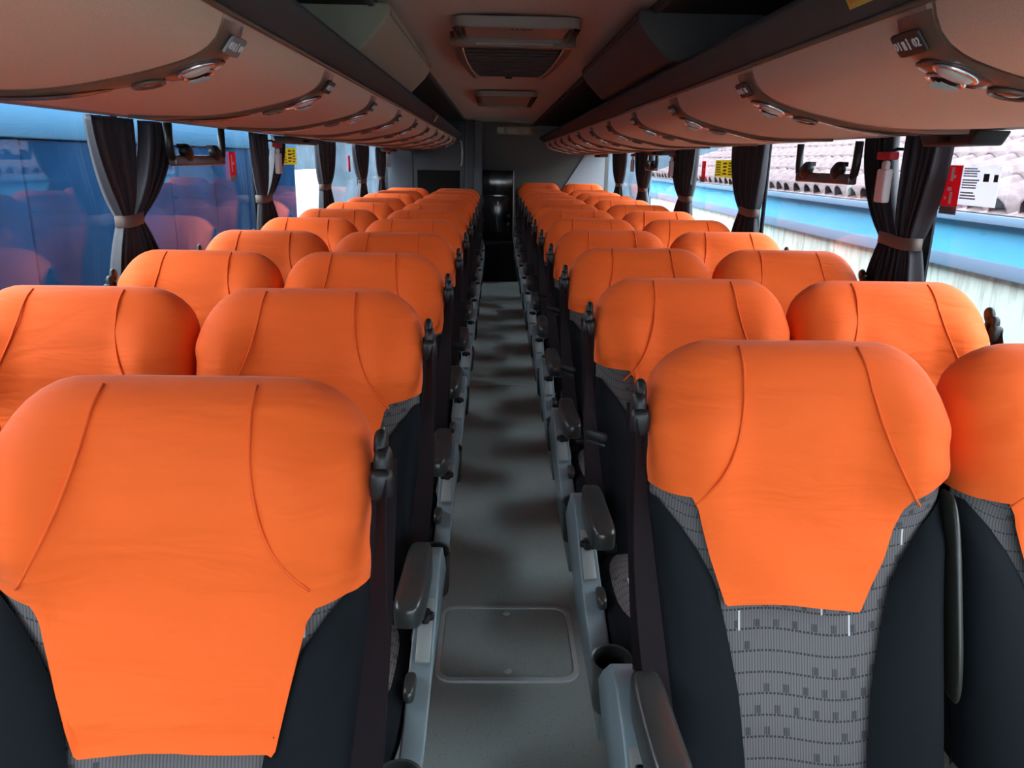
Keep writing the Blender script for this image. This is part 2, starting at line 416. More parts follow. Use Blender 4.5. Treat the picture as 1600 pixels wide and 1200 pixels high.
for y in (-.145, .155): obj('lock_screw', scr, h, (0, y, 0))
for i, y in enumerate((4.95, 6.35, 8.05)):
    struct('trim_%d' % (40+i), mesh('floor_joint', *box(-.21, .21, y-.004, y+.004, 0, .003), M['metal'], False))

# ------------------------------------------------------------ coach seats
ZT = 1.145
LEAN = .34
def yc(z): return -(ZT-.06-z)*LEAN if z < ZT-.06 else 0
def Wd(z):
    if z > 1.005:
        t = min(1, (z-1.005)/(ZT-1.005)); return .266-.125*(1-math.sqrt(max(0, 1-t*t)))
    return lerp_tab([(.40, .250), (.6, .255), (.8, .258), (.90, .262), (1.005, .266)], z)
def Dd(z):
    if z > ZT-.085: return .08*math.sqrt(max(0, 1-((z-ZT+.085)/.085)**2))
    return lerp_tab([(.40, .07), (.70, .062), (.86, .060), (.95, .074), (ZT-.085, .08)], z)
def sstep(a, b, x): t = max(0, min(1, (x-a)/(b-a))); return t*t*(3-2*t)
def front(x, z):
    w = Wd(z); u = min(1, abs(x)/w)
    e = (1-u**4)**.42
    wing = .042*sstep(.085, .19, abs(x))*math.exp(-((z-.985)/.10)**2)
    roll = .020*math.exp(-((z-1.0)/.085)**2)
    g = .010*math.exp(-((z-.70)/.006)**2) if z < .8 else 0
    return yc(z) - (Dd(z) + (wing+roll)*(1 if z < ZT-.085 else Dd(z)/.08) - g)*e
def back(x, z):
    w = Wd(z); u = min(1, abs(x)/w)
    return yc(z) + Dd(z)*.8*(1-u**4)**.42
def zrows(zb, n): # rows from the top to zb
    r = [ZT-.085+.085*math.sin(R(90*(1-i/7))) for i in range(7)]
    return r + [ZT-.085+(zb-ZT+.085)*i/n for i in range(n+1)]
def backrest_me():
    mb = MB(); rows = zrows(.42, 26); ns = 28
    ss = [math.sin(math.pi/2*(2*i/ns-1)) for i in range(ns+1)]
    for fn, fl in ((front, False), (back, True)):
        v = [(s*Wd(z)*.985, fn(s*Wd(z)*.985, z)+(.006 if fn is front else -.004), z-.004) for z in rows for s in ss]
        f = []
        for j in range(len(rows)-1):
            for i in range(ns):
                a = j*(ns+1)+i; q = [a, a+ns+1, a+ns+2, a+1]; f.append(q[::-1] if fl else q)
        mb.add(v, f)
    return mb.me('backrest', M['pattern'], True, None)
def bolster_y(x, z):
    xb = lerp_tab(XB, z); w = Wd(z)*1.004
    if x <= xb or z > .895: return 9
    u = math.asin(min(1, (x-xb)/(w-xb)))*2/math.pi
    return front(min(x, Wd(z)*.9999), z)-.002-.034*math.sin(math.pi*u)**.7*sstep(.0, .08, .895-z)
XB = [(.42, .100), (.5, .105), (.59, .113), (.70, .135), (.76, .15), (.81, .178), (.86, .215), (.885, .24), (.90, .252)]
def bolster_me(sd):
    def fn(u, v):
        z = .44+(.895-.44)*v; xb = lerp_tab(XB, z); w = Wd(z)*1.004
        x = xb+(w-xb)*math.sin(math.pi/2*u)
        fade = sstep(.0, .08, .895-z)
        y = front(min(x, Wd(z)*.9999), z)-.002-.034*math.sin(math.pi*min(1, u*1.0))**.7*fade
        return Vector((sd*x, y, z))
    v, f = grid(fn, 14, 22, sd < 0)
    # return along the flank towards the back
    def fl(u, w_):
        z = .44+(.895-.44)*w_; w = Wd(z)*1.004
        return Vector((sd*w, yc(z)+u*.04, z))
    v2, f2 = grid(fl, 2, 22, sd < 0)
    return MB().add(v, f).add(v2, f2).me('bolster', M['bolster'], True, 50)
def cover_me(hem, sd_seed, tail_dx=0):
    """stretch cover; hem: list of (x, z) of the lower edge along the front"""
    rnd = random.Random(sd_seed); mb = MB()
    ns = 56; base = [math.sin(math.pi/2*(2*i/ns-1)) for i in range(ns+1)]
    keys = sorted(set([round(h_[0]/.262, 4) for h_ in hem if abs(h_[0]) < .25]))
    ss = sorted(base+[k for k in keys if min(abs(k-b) for b in base) > .004])
    ph = [rnd.uniform(0, 6.28) for _ in range(6)]
    k1, k2 = rnd.uniform(18, 30), rnd.uniform(-22, 22)
    def wr(x, z):
        a = .0028*math.sin(k1*x+34*z+ph[0])*math.sin(9*z+ph[1]) + .0022*math.sin(k2*x-48*z+ph[2])*math.cos(7*x+ph[3])
        side = sstep(.16, .26, abs(x))
        a += 0.0035*side*math.sin(90*z+40*abs(x)+ph[4])*sstep(1.14, 1.03, z)
        return a*sstep(ZT, ZT-.05, z)
    n = 22
    nn = len(ss); v = []; f = []
    for j in range(7+n+1):
        for s in ss:
            zb = lerp_tab(hem, s*.262)
            z = zrows(zb, n)[j]; w = Wd(z)
            x = s*w; y = front(x, z)-.006-wr(x, z)
            if z < .93:   # the tail hangs a little free of the seat and ripples
                y -= .010*sstep(.93, .80, z)*(1-abs(s)**3)+.0025*math.sin(30*x+ph[5])*sstep(.9, .7, z)
            if j < 7: y = front(x, z)-.005*Dd(z)/.08-wr(x, z)
            elif z < .93 and abs(x) < .25: y = min(y, bolster_y(abs(x), z)-.005)
            v.append(Vector((s*(w+.002), y, z+.004)))
    for j in range(7+n):
        for i in range(nn-1):
            a = j*nn+i; f.append([a, a+nn, a+nn+1, a+1])
    mb.add(v, f)
    v = []; f = []
    for j in range(7+10+1):
        for s in ss:
            zb = .80 if abs(s) < .75 else .80+(lerp_tab(hem, s*.262)-.80)*(abs(s)-.75)/.25
            z = zrows(zb, 10)[j]; w = Wd(z)
            y = back(s*w, z)+.005*Dd(z)/.08
            if abs(s) > .999: y = front(s*w, z)-.006-wr(s*w, z) if j >= 7 else front(s*w, z)-.005*Dd(z)/.08
            v.append(Vector((s*(w+.002), y, z+.004)))
    for j in range(17):
        for i in range(nn-1):
            a = j*nn+i; f.append([a, a+1, a+nn+1, a+nn])
    mb.add(v, f)
    return mb.me('cover', M['orange'], True, None)
def cover_y(x, z):
    return front(x, z)-.006-(.010*sstep(.93, .80, z)*(1-abs(x/.262)**3) if z < .93 else 0)
def seam_me(sd, zend):
    pts = []
    for i in range(26):
        t = i/25; z = ZT-.004+(zend-ZT+.004)*t
        x = .105+.012*t+.075*t**2.6
        if z > ZT-.085:  y = front(x, z)-.006*Dd(z)/.08
        else: y = cover_y(x, z)
        pts.append((sd*x, y-.0018, z+.004))
    return mesh('piping', *tube(pts, .0024, 6), M['piping'])
def hemf(side_l, notch_l, xl, xlb, zb_l, zb_m, zb_r, xrb, xr, notch_r, side_r):
    return [(-.262, side_l), (-.235, side_l-.004), (xl-.012, notch_l), (xl, notch_l-.022), ((xl*.55+xlb*.45), zb_l+.075), (xlb-.003, zb_l+.004), (xlb+.002, zb_l),
            ((xlb+xrb)*.35+xlb*.3, (zb_l+zb_m)/2+.003), ((xlb+xrb)/2, zb_m), (xrb-.002, zb_r), (xrb+.003, zb_r+.005), (xr*.55+xrb*.45, zb_r+.085), (xr, notch_r-.02), (xr+.012, notch_r), (.235, side_r-.004), (.262, side_r)]
HEM_L0 = hemf(.888, .868, -.168, -.112, .682, .690, .684, .148, .185, .866, .882)
HEM_R0 = hemf(.912, .909, -.185, -.136, .727, .733, .720, .094, .165, .908, .940)
HEMS = [hemf(.905, .90, -.18, -.13, .72, .715, .725, .13, .17, .895, .905), hemf(.93, .925, -.165, -.128, .705, .72, .71, .135, .18, .905, .915),
        hemf(.90, .905, -.175, -.12, .715, .705, .70, .125, .17, .915, .93), hemf(.915, .91, -.17, -.133, .70, .71, .715, .12, .175, .90, .90)]
COVERS = [cover_me(h_, 11+i) for i, h_ in enumerate(HEMS)]
COVER_L0 = cover_me(HEM_L0, 3); COVER_R0 = cover_me(HEM_R0, 4)
ME = {}
ME['backrest'] = backrest_me()
ME['bolster'] = {s: bolster_me(s) for s in (-1, 1)}
ME['seam'] = {s: seam_me(s, .895) for s in (-1, 1)}
# cushion: wide rounded slab with a raised patterned insert
CB = (.266, .235, .065); CC = (0, -.47, .405)
def cushion_me():
    v, f = sq(*CB, n=4.5, nu=36, nv=16, loc=CC)
    v = [Vector((p.x, p.y, p.z-.03*sstep(-.6, -.71, p.y)+.012*sstep(.12, .24, abs(p.x)))) for p in v]
    return mesh('cushion', v, f, M['bolster'])
def insert_me():
    def fn(u, w_):
        th = 2*math.pi*u; r = w_
        e = 2/3.2
        x = .242*r*math.copysign(abs(math.cos(th))**e, math.cos(th)); y = -.455+.215*r*math.copysign(abs(math.sin(th))**e, math.sin(th))
        q = max(0, 1-abs(x/CB[0])**4.5-abs((y-CC[1])/CB[1])**4.5)
        z = CC[2]+CB[2]*q**(1/4.5) - .03*sstep(-.6, -.71, y)+.012*sstep(.12, .24, abs(x))
        return Vector((x, y, z+.010*(1-r**6)+.001))
    v, f = grid(fn, 40, 10)
    return mesh('insert', v, f, M['pattern'])
ME['cushion'] = cushion_me(); ME['insert'] = insert_me()
# aisle side furniture, for the aisle on local +x (sd=1) or -x (sd=-1)
XS = .290   # centre plane of the side panel
def mir(vf, sd):
    v, f = vf
    if sd > 0: return v, f
    return [Vector((-p[0], p[1], p[2])) for p in v], [q[::-1] for q in f]
def side_panel_me(sd):
    poly = [(.005, .44), (-.05, .50), (-.12, .565), (-.20, .575), (-.28, .545), (-.345, .51), (-.42, .482), (-.50, .452), (-.58, .430), (-.625, .41), (-.645, .36), (-.635, .24), (-.60, .15), (-.12, .15), (-.03, .24), (.0, .34)]
    v, f = prism(poly, XS-.022, XS+.026)
    v = [(p[0]-(.036*sstep(.46, .15, p[2]) if p[0] > XS else 0), p[1], p[2]) for p in v]
    return bevel_me(fix(mesh('side_panel', *mir((v, f), sd), M['panel'], False)), .009, 3)
def arm_me(sd):
    v, f = sq(.030, .118, .034, n=4.2, nu=28, nv=14)
    out = []
    for p in v:
        t = (p.y+.118)/.236   # 0 front .. 1 back
        x = p.x*(1-.12*(t-.5)); z = p.z*(1.0+.15*t) + .022*t-.008*math.sin(math.pi*t)
        out.append(Vector((XS-.012-.030*t*0+x - .018*(1-t)*.6, p.y-.348, z+.592)))
    mb = MB().add(*mir((out, f), sd))
    v, f = sq(.014, .05, .05, n=4, nu=16, nv=8, loc=(XS-.018, -.25, .56)); mb.add(*mir((v, f), sd))
    return mb.me('armrest', M['arm'])
def cup_me(sd):
    prof = [(.0, .0), (.034, .0), (.036, .02), (.041, .125), (.0425, .128), (.0385, .126), (.034, .02), (.0, .012)]
    v, f = lathe(prof, 24)
    b = (Vector((1, 0, 0)), Vector((0, 1, .10)).normalized(), Vector((0, -.10, 1)).normalized())
    v = [b[0]*p.x+b[1]*p.y+b[2]*p.z+Vector((XS-.008, .052, .335)) for p in v]
    return mesh('cup_holder', *mir((v, f), sd), M['arm'], True, 40)
def knob_me(sd):
    mb = MB()
    for k in range(5):
        a = 2*math.pi*k/5; mb.add(*mir(sq(.009, .009, .009, n=3, nu=10, nv=6, loc=(XS+.002+.013*math.cos(a), -.355+.013*math.sin(a), .53)), sd))
    mb.add(*mir(sq(.015, .015, .011, n=3, nu=14, nv=6, loc=(XS+.002, -.355, .53)), sd))
    mb.add(*mir(lathe([(.007, -.03), (.007, 0)], 8, (XS+.002, -.355, .53)), sd))
    return mb.me('knob', M['black'])
def lever_me(sd):
    return mesh('lever', *mir(sq(.012, .036, .017, n=3.4, nu=16, nv=8, loc=(XS-.014, -.50, .466)), sd), M['arm'])
def plate_me(sd):
    v, f = prism([(-.31, .5475), (-.445, .4865), (-.445, .4785), (-.31, .5385)], XS-.010, XS+.020)
    return bevel_me(fix(mesh('plate', *mir((v, f), sd), M['plate'], False)), .002, 1)
def strap_me(sd, var):
    bow = (0, .012, -.010)[var]
    pts = []; wd = []
    for i in range(15):
        t = i/14; z = 1.035-.66*t
        pts.append((sd*((.281-.062*t**1.3)+.006*math.sin(math.pi*t)*(1+var)), -.080-.215*t-.03*math.sin(math.pi*t)+bow*math.sin(2*math.pi*t), z))
        a = 1.15-.85*sstep(.0, .55, t)+.15*var*math.sin(5*t)
        wd.append((sd*math.cos(a), math.sin(a)*-.75, 0))
    mb = MB().add(*ribbon(pts, [.030+.016*sstep(0, .3, i/14) for i in range(15)], wd, .0022))
    pts = [(sd*(.281-.030*(i/14)+.003*math.sin(math.pi*i/14)), -.050-.150*i/14+.02*math.sin(math.pi*i/14), 1.045-.60*i/14) for i in range(15)]
    mb.add(*ribbon(pts, .046, [(sd*.55, .6, 0)]*15, .0022))
    return mb.me('strap', M['strap'], True, 40)
def guide_me(sd):
    mb = MB()
    mb.add(*sq(.013, .022, .030, n=3.0, nu=16, nv=10, loc=(sd*.281, -.062, 1.040)))
    mb.add(*sq(.010, .018, .022, n=2.6, nu=14, nv=10, loc=(sd*.277, -.050, 1.068), basis=(Vector((1, 0, 0)), Vector((0, .9, -.43)), Vector((0, .43, .9)))))
    mb.add(*sq(.017, .014, .024, n=3.2, nu=16, nv=8, loc=(sd*.281, -.082, 1.022)))
    return mb.me('guide', M['black'])
def tongue_me(sd):
    mb = MB().add(*sq(.030, .006, .012, n=4, nu=16, nv=6, loc=(sd*.288, -.225, .72), basis=(Vector((.93, -.25, -.2)), Vector((.2, .95, 0)), Vector((.2, 0, .95)))))
    mb.add(*sq(.026, .003, .004, n=4, nu=12, nv=4, loc=(sd*.289, -.233, .702), basis=(Vector((.93, -.25, -.2)), Vector((.2, .95, 0)), Vector((.2, 0, .95)))))
    return mb.me('tongue', M['black'])
def buckle_me(sd):
    return bevel_me(mesh('buckle', *mir(box(.215, .245, -.33, -.27, .49, .515), sd), M['black'], False), .005)
def base_me():
    mb = MB()
    for x in (-.16, .16):
        mb.add(*box(x-.02, x+.02, -.62, -.22, .0, .02)); mb.add(*box(x-.018, x+.018, -.46, -.38, .02, .34))
    mb.add(*box(-.22, .22, -.66, -.2, .33, .372))
    return bevel_me(mesh('base', mb.v, mb.f, M['matte_black'], False), .004, 1)
def mid_arm_me(sd):
    # folded-up armrest standing between the pair of seats, on the side away from the aisle
    v, f = sq(.0075, .034, .17, n=3.4, nu=18, nv=14)
    v = [Vector((-.2615+p.x, p.y+yc(.74+p.z)-.050, p.z+.74)) for p in v]
    return mesh('mid_arm', *mir((v, f), sd), M['olive'])
SD = {}
for s in (-1, 1):
    SD[s] = dict(side_panel=side_panel_me(s), armrest=arm_me(s), cup=cup_me(s), knob=knob_me(s), lever=lever_me(s), plate=plate_me(s),
                 strap=[strap_me(s, k) for k in range(3)], guide=guide_me(s), tongue=tongue_me(s), buckle=buckle_me(s), mid=mid_arm_me(s))
ME['base'] = base_me()
ORD = ['front', 'second', 'third', 'fourth', 'fifth', 'sixth', 'seventh', 'eighth', 'ninth', 'tenth', 'eleventh', 'twelfth']
def seat(x, y, z, aisle, sd, label, group, cover, rnd, strapvar, fy=0, tongue=None):
    """sd: side of the seat that carries the belt (and the aisle furniture when aisle)"""
    t = empty('coach_seat', (x, y, z), label, 'seat', group)
    b = obj('backrest', ME['backrest'], t)
    for s in (-1, 1): obj('side_bolster', ME['bolster'][s], t)
    c = obj('headrest_cover', cover, t)
    for s in (-1, 1): obj('seam_piping', ME['seam'][s], c)
    q = obj('seat_cushion', ME['cushion'], t, (0, fy*.7, 0)); obj('cushion_insert', ME['insert'], q)
    obj('seat_base', ME['base'], t, (0, fy*.7, -z))
    d = SD[sd]
    k = obj('seat_belt', d['strap'][strapvar], t); obj('belt_guide', d['guide'], k)
    if tongue is not None: obj('belt_tongue', d['tongue'], k, (-sd*.012, -.028-tongue*.30, tongue))
    if aisle:
        p = obj('side_panel', d['side_panel'], t, (0, fy, 0))
        obj('adjusting_knob', d['knob'], p); obj('recline_lever', d['lever'], p); obj('inset_plate', d['plate'], p)
        obj('armrest', d['armrest'], t, (0, fy, 0)); obj('cup_holder', d['cup'], t, (0, fy*.8, 0))
        obj('folded_armrest', d['mid'], t); obj('belt_buckle', d['buckle'], t, (0, fy, 0))
    return t
XA, XWN = .483, 1.022
rnd = random.Random(5); ci = 0
PITCH = .76
rows = [(-1, i, 1.055+(.015+PITCH*i if i else 0), 0) for i in range(11)] + [(1, i, 1.33+PITCH*i, 0) for i in range(11)] + [(1, 11, 9.80, .045)]
for side, i, y, dz in rows:
    nm = 'left' if side < 0 else 'right'
    for aisle in (True, False):
        x = side*(XA if aisle else XWN)
        sd = -side if aisle else side
        if aisle and i == 0: cov = COVER_L0 if side < 0 else COVER_R0
        else: cov = COVERS[ci % 4]; ci += 1 if rnd.random() < .8 else 2
        lab = 'orange covered %s seat in the %s row %s of the aisle' % ('aisle' if aisle else 'window', ORD[i], nm)
        grp = 'orange covered seats %s of the aisle' % nm
        yy = y + (rnd.uniform(-.005, .005) if i else 0)
        tg = rnd.uniform(-.02, .14) if aisle and ((side > 0 and i >= 1) or i >= 3) else None
        if side > 0 and i == 1: tg = .07
        seat(x, yy, dz, aisle, sd, lab, grp, cov, rnd, rnd.randrange(3), -.065 if side < 0 else 0, tg)

# ------------------------------------------------------------ luggage racks
PROF = [(0, 1.684), (.006, 1.665), (.016, 1.645), (.035, 1.626), (.07, 1.608), (.13, 1.590), (.20, 1.574), (.29, 1.558), (.38, 1.551), (.48, 1.551), (.56, 1.553), (.62, 1.556)]
# arc length table with smoothing
def prof_pts():
    pts = [Vector((a, b)) for a, b in PROF]
    out = []
    for i in range(len(pts)-1):
        p0 = pts[max(i-1, 0)]; p1 = pts[i]; p2 = pts[i+1]; p3 = pts[min(i+2, len(pts)-1)]
        for k in range(6):
            t = k/6
            out.append(.5*((2*p1)+(-p0+p2)*t+(2*p0-5*p1+4*p2-p3)*t*t+(-p0+3*p1-3*p2+p3)*t**3))
    out.append(pts[-1]); return out
PP = prof_pts(); AL = [0]
for a, b in zip(PP, PP[1:]): AL.append(AL[-1]+(b-a).length)
TOT = AL[-1]
def prof(s):
    """s in 0..1 -> (x offset, z), tangent"""
    d = max(0, min(1, s))*TOT
    for i in range(len(AL)-1):
        if d <= AL[i+1]+1e-9:
            t = (d-AL[i])/max(1e-9, AL[i+1]-AL[i]); return PP[i].lerp(PP[i+1], t), (PP[i+1]-PP[i]).normalized()
    return PP[-1], (PP[-1]-PP[-2]).normalized()
def rack(side):
    xi = -.52 if side < 0 else .552
    dz = .004 if side < 0 else -.010
    ya, yb = -2.3, (9.38 if side < 0 else 10.05)
    y_s, pit = (1.462, .815) if side < 0 else (1.165, .79)
    nm = 'left' if side < 0 else 'right'
    t = empty('luggage_rack', (0, 0, 0), 'long beige overhead luggage rack above the %s windows' % nm, 'luggage rack', 'overhead luggage racks')
    def pt(s, y, off=0):
        p, tg = prof(s)
        n = Vector((-tg.y, tg.x))  # to the underside / aisle
        if n.y > 0: n = -n
        return Vector((side*(abs(xi)+p.x+n.x*off), y, p.y+n.y*off+dz)), Vector((side*tg.x, 0, tg.y)), Vector((side*n.x, 0, n.y))
    seams = []
    y = y_s
    while y-pit > ya: y -= pit
    while y < yb-.25: seams.append(y); y += pit
    edges = [ya]+seams+[yb]
    ns = 30
    for a, b in zip(edges, edges[1:]):
        if b < .2: continue
        mb = MB(); a_, b_ = a+.006, b-.006
        ss = [i/ns for i in range(ns+1)]
        ys = [a_, a_+.006, b_-.006, b_]
        v = [pt(s, yy, -.006 if k in (0, 3) else 0)[0] for k, yy in enumerate(ys) for s in ss]
        v2 = [pt(s, yy, -.016)[0] for yy in (a_, b_) for s in ss]
        f = []
        for k in range(3):
            for i in range(ns):
                q = k*(ns+1)+i; f.append([q, q+1, q+ns+2, q+ns+1])
        mb.add(v, f); mb.add(v2, [[i, i+ns+1, i+ns+2, i+1] for i in range(ns)])
        for e, base in ((0, 0), (3, ns+1)):
            k = len(mb.v); mb.v += [v[e*(ns+1)+i] for i in range(ns+1)]+[v2[base+i] for i in range(ns+1)]
            mb.f += [[k+i, k+i+1, k+ns+2+i, k+ns+1+i] for i in range(ns)]
        obj('rack_panel', fix(mb.me('rack_panel', M['rack'], True, 40)), t)
    # dark backing seen in the grooves, shelf above it
    v = [pt(s, yy, -.018)[0] for yy in (ya, yb) for s in [i/ns for i in range(ns+1)]]
    sh = MB().add(v, [[i, i+ns+1, i+ns+2, i+1] for i in range(ns)])
    p = pt(1, 0)[0]
    x0, x1 = sorted((side*(abs(xi)+.01), side*1.385))
    sh.add(*box(x0, x1, ya, yb, 1.69, 1.70))
    obj('rack_shelf', sh.me('shelf', M['cove'], True, 40), t)
    # front rail: dark upstand with a light edge bead
    poly = [(abs(xi)+.010, 1.688+dz), (abs(xi)-.012, 1.692+dz), (abs(xi)-.050, 1.712+dz), (abs(xi)-.070, 1.735+dz), (abs(xi)-.066, 1.748+dz), (abs(xi)-.02, 1.738+dz), (abs(xi)+.02, 1.715+dz)]
    obj('front_rail', prism_me('front_rail', [(side*a, b) for a, b in poly], ya, yb, M['rail'], 'y', .003, 2), t)
    xb = abs(xi)-.004
    obj('edge_bead', mesh('edge_bead', *tube([(side*xb, ya, 1.686+dz), (side*xb, yb, 1.686+dz)], .006, 8), M['service']), t)
    # lower lip along the windows
    e = p.x*side
    poly = [(e-.02, 1.556+dz), (e+.03, 1.553+dz), (e+.075, 1.556+dz), (e+.085, 1.58), (e+.10, 1.70), (e-.02, 1.60)]
    obj('window_lip', prism_me('window_lip', [(side*a, b) for a, b in poly], ya, yb, M['lip'], 'y', .004, 2), t)
    # service panels, one on the far side of every joint
    def wid(s):
        return lerp_tab([(0, .095), (.06, .100), (.12, .112), (.22, .108), (.32, .085), (.42, .062), (.55, .055), (.70, .045), (.82, .028), (.90, .012)], s)
    def build_panel():
        ns_ = 44; nw = 5; v = []; f = []
        for j in range(ns_+1):
            s = .015+.885*j/ns_; w = wid(s)
            for k in range(nw+1):
                u = k/nw; prof_h = .010*(1-abs(2*u-1)**4)+.001
                q, tg, n = pt(s, -.004+w*u, prof_h); v.append(q)
        for j in range(ns_):
            for k in range(nw):
                a = j*(nw+1)+k; f.append([a, a+1, a+nw+2, a+nw+1])
        pm = mesh('service_panel', v, f, M['service'])
        if side < 0: pm.flip_normals()
        r = {'panel': pm}
        def blob(s, yo, a, b, c, n=2.6, off=.010):
            q, tg, nn = pt(s, yo, off)
            return sq(a, b, c, n=n, nu=20, nv=8, loc=q, basis=(tg, Vector((0, 1, 0)), nn))
        r['lamp'] = [mesh('lamp', *blob(.175, .036, .030, .018, .012), M['lens']), mesh('nozzle', *blob(.195, .084, .024, .022, .010, 2.2), M['black'])]
        # lamp rims
        def rim(s, yo, a, b, rr, off, m_, name):
            q, tg, nn = pt(s, yo, off)
            return mesh(name, *tube([q+tg*a*math.cos(x)+Vector((0, 1, 0))*b*math.sin(x) for x in [2*math.pi*k/22 for k in range(22)]], rr, 7, True), m_)
        r['rim'] = [rim(.175, .036, .033, .021, .004, .012, M['chrome'], 'rim'), rim(.195, .084, .027, .025, .004, .012, M['chrome'], 'rim')]
        mb = MB().add(*blob(.315, .045, .024, .024, .009, 2.2, .008))
        r['nozzle'] = mb.me('call_button', M['leaf'])
        q, tg, nn = pt(.315, .045, .014)
        r['nozzle_rim'] = mesh('nozzle_rim', *tube([q+tg*.027*math.cos(x)+Vector((0, 1, 0))*.027*math.sin(x) for x in [2*math.pi*k/22 for k in range(22)]], .004, 7, True), M['service'])
        q, tg, nn = pt(.195, .084, .018)
        mb = MB()
        for k in range(5):
            yo = -.016+.008*k; hl = .020*math.sqrt(1-(yo/.024)**2)
            mb.add(*tube([q+tg*(-hl)+Vector((0, yo, 0))+nn*.003, q+Vector((0, yo, 0))+nn*.004, q+tg*hl+Vector((0, yo, 0))+nn*.003], .0013, 5))
        r['vanes'] = mb.me('vanes', M['lens'])
        # long plum leaf below
        v = []; f = []
        for j in range(25):
            s = .40+.40*j/24; w = wid(s)*.8; hw = w*math.sin(math.pi*j/24)**.45
            for k in range(5):
                u = k/4; qq, _, _ = pt(s, .004+w*.5-hw*.5+hw*u, .0125+.004*(1-(2*u-1)**2)*math.sin(math.pi*j/24)); v.append(qq)
        for j in range(24):
            for k in range(4): a = j*5+k; f.append([a, a+1, a+6, a+5])
        lm = mesh('leaf', v, f, M['leaf'])
        if side < 0: lm.flip_normals()
        r['leaf'] = lm
        # number plate
        q, tg, nn = pt(.065, .052, .014)
        bs = (tg, Vector((0, 1, 0)), nn)
        r['nplate'] = (mesh('number_plate', *sq(.019, .040, .003, n=8, nu=24, nv=6, loc=q, basis=bs), M['plate_dark']), q, tg, nn)
        # oval dark surround under the lamps
        r['surround'] = mesh('surround', *blob(.19, .058, .058, .050, .006, 2.4, .007), M['leaf'])
        return r
    r = build_panel()
    sid = 0
    for k, y in enumerate(seams):
        if y < .9: continue
        sp = obj('service_panel', r['panel'], t, (0, y, 0))
        obj('lamp_surround', r['surround'], sp)
        for a, b, n1, n2 in zip(r['lamp'], r['rim'], ('reading_lamp', 'air_nozzle'), ('lamp_rim', 'nozzle_rim')): obj(n1, a, sp); obj(n2, b, sp)
        obj('call_button', r['nozzle'], sp); obj('call_button_ring', r['nozzle_rim'], sp); obj('nozzle_vanes', r['vanes'], sp); obj('plum_inlay', r['leaf'], sp)
        pl, q, tg, nn = r['nplate']
        po = obj('number_plate', pl, sp)
        if side < 0 and sid == 0:
            po.data = po.data.copy(); po.data.materials[0] = M['plate']
        # writing: seat numbers with pictograms, read from the aisle
        n0 = (1 if side > 0 else 3)+4*sid
        xdir = Vector((0, -1, 0)) if side > 0 else Vector((0, 1, 0))
        ydir = nn.cross(xdir)
        B = Matrix((xdir, ydir, nn)).transposed().to_4x4()
        if sid < 4:
            for s_, dx, sz in (('%02d' % n0, -.026, .020), ('%02d' % (n0+1), .026, .020)):
                tm = text_me('number', s_, sz, M['ink']); o = obj('seat_number', tm, sp)
                o.matrix_local = Matrix.Translation(q+nn*.0036+xdir*dx*1.0) @ B
            mb = MB()
            mb.add(*box(-.012, -.004, -.007, .007, 0, .0008))
            mb.add(*box(.003, .006, -.008, .004, 0, .0008)); mb.add(*sq(.003, .003, .0006, n=2, nu=10, nv=4, loc=(.0045, .0075, .0004)))
            o = obj('pictogram', mb.me('pictogram', M['ink'], False), sp); o.matrix_local = Matrix.Translation(q+nn*.0034) @ B
        sid += 1
    return t
rack(-1); rack(1)
# stickers on the rack rails
def sticker(name, label, poly_box, m_, lines, group=None):
    t = empty(name, (0, 0, 0), label, 'sticker', group); return t
def flat_sticker(name, label, origin, xd, yd, w, hgt, m_, marks, cat='sticker', frame=None, th=.0012):
    """a printed sheet: base plate plus flat printed marks (x0,x1,y0,y1,material) in 0..1"""
    xd = Vector(xd).normalized(); yd = Vector(yd).normalized(); n = xd.cross(yd)
    t = empty(name, origin, label, cat)
    B = Matrix((xd, yd, n)).transposed().to_4x4()
    o = obj('sheet', mesh('sheet', *box(-w/2, w/2, -hgt/2, hgt/2, 0, th), m_, False), t); o.matrix_local = B
    by = {}
    for x0, x1, y0, y1, mm in marks: by.setdefault(mm, MB()).add(*box((x0-.5)*w, (x1-.5)*w, (y0-.5)*hgt, (y1-.5)*hgt, th, th+.0006))
    for mm, mb in by.items():
        o = obj('print', mesh('print', mb.v, mb.f, M[mm], False), t); o.matrix_local = B
    return t
def text_lines(x0, x1, y0, y1, n, mm, seed):
    rr = random.Random(seed); out = []
    for i in range(n):
        y = y1-(y1-y0)*(i+.5)/n; hh = (y1-y0)/n*.28; x = x0
        end = x0+(x1-x0)*rr.uniform(.7, 1)
        while x < end-.02:
            w = rr.uniform(.05, .16)*(x1-x0); out.append((x, min(end, x+w), y-hh, y+hh, mm)); x += w+.02*(x1-x0)
    return out
flat_sticker('rail_sticker', 'amber sticker with yellow border on right rack rail', (.490, 1.26, 1.708), (0, -1, 0), Vector((-.3, 0, .5)), .10, .05, M['yellow'],
             [(.08, .92, .16, .95, 'amber')])
flat_sticker('rail_sticker', 'small yellow sticker on left rack rail near the rear', (-.462, 5.5, 1.716), (0, 1, 0), Vector((.3, 0, .5)), .09, .05, M['yellow'], [(.1, .9, .45, .6, 'amber')])

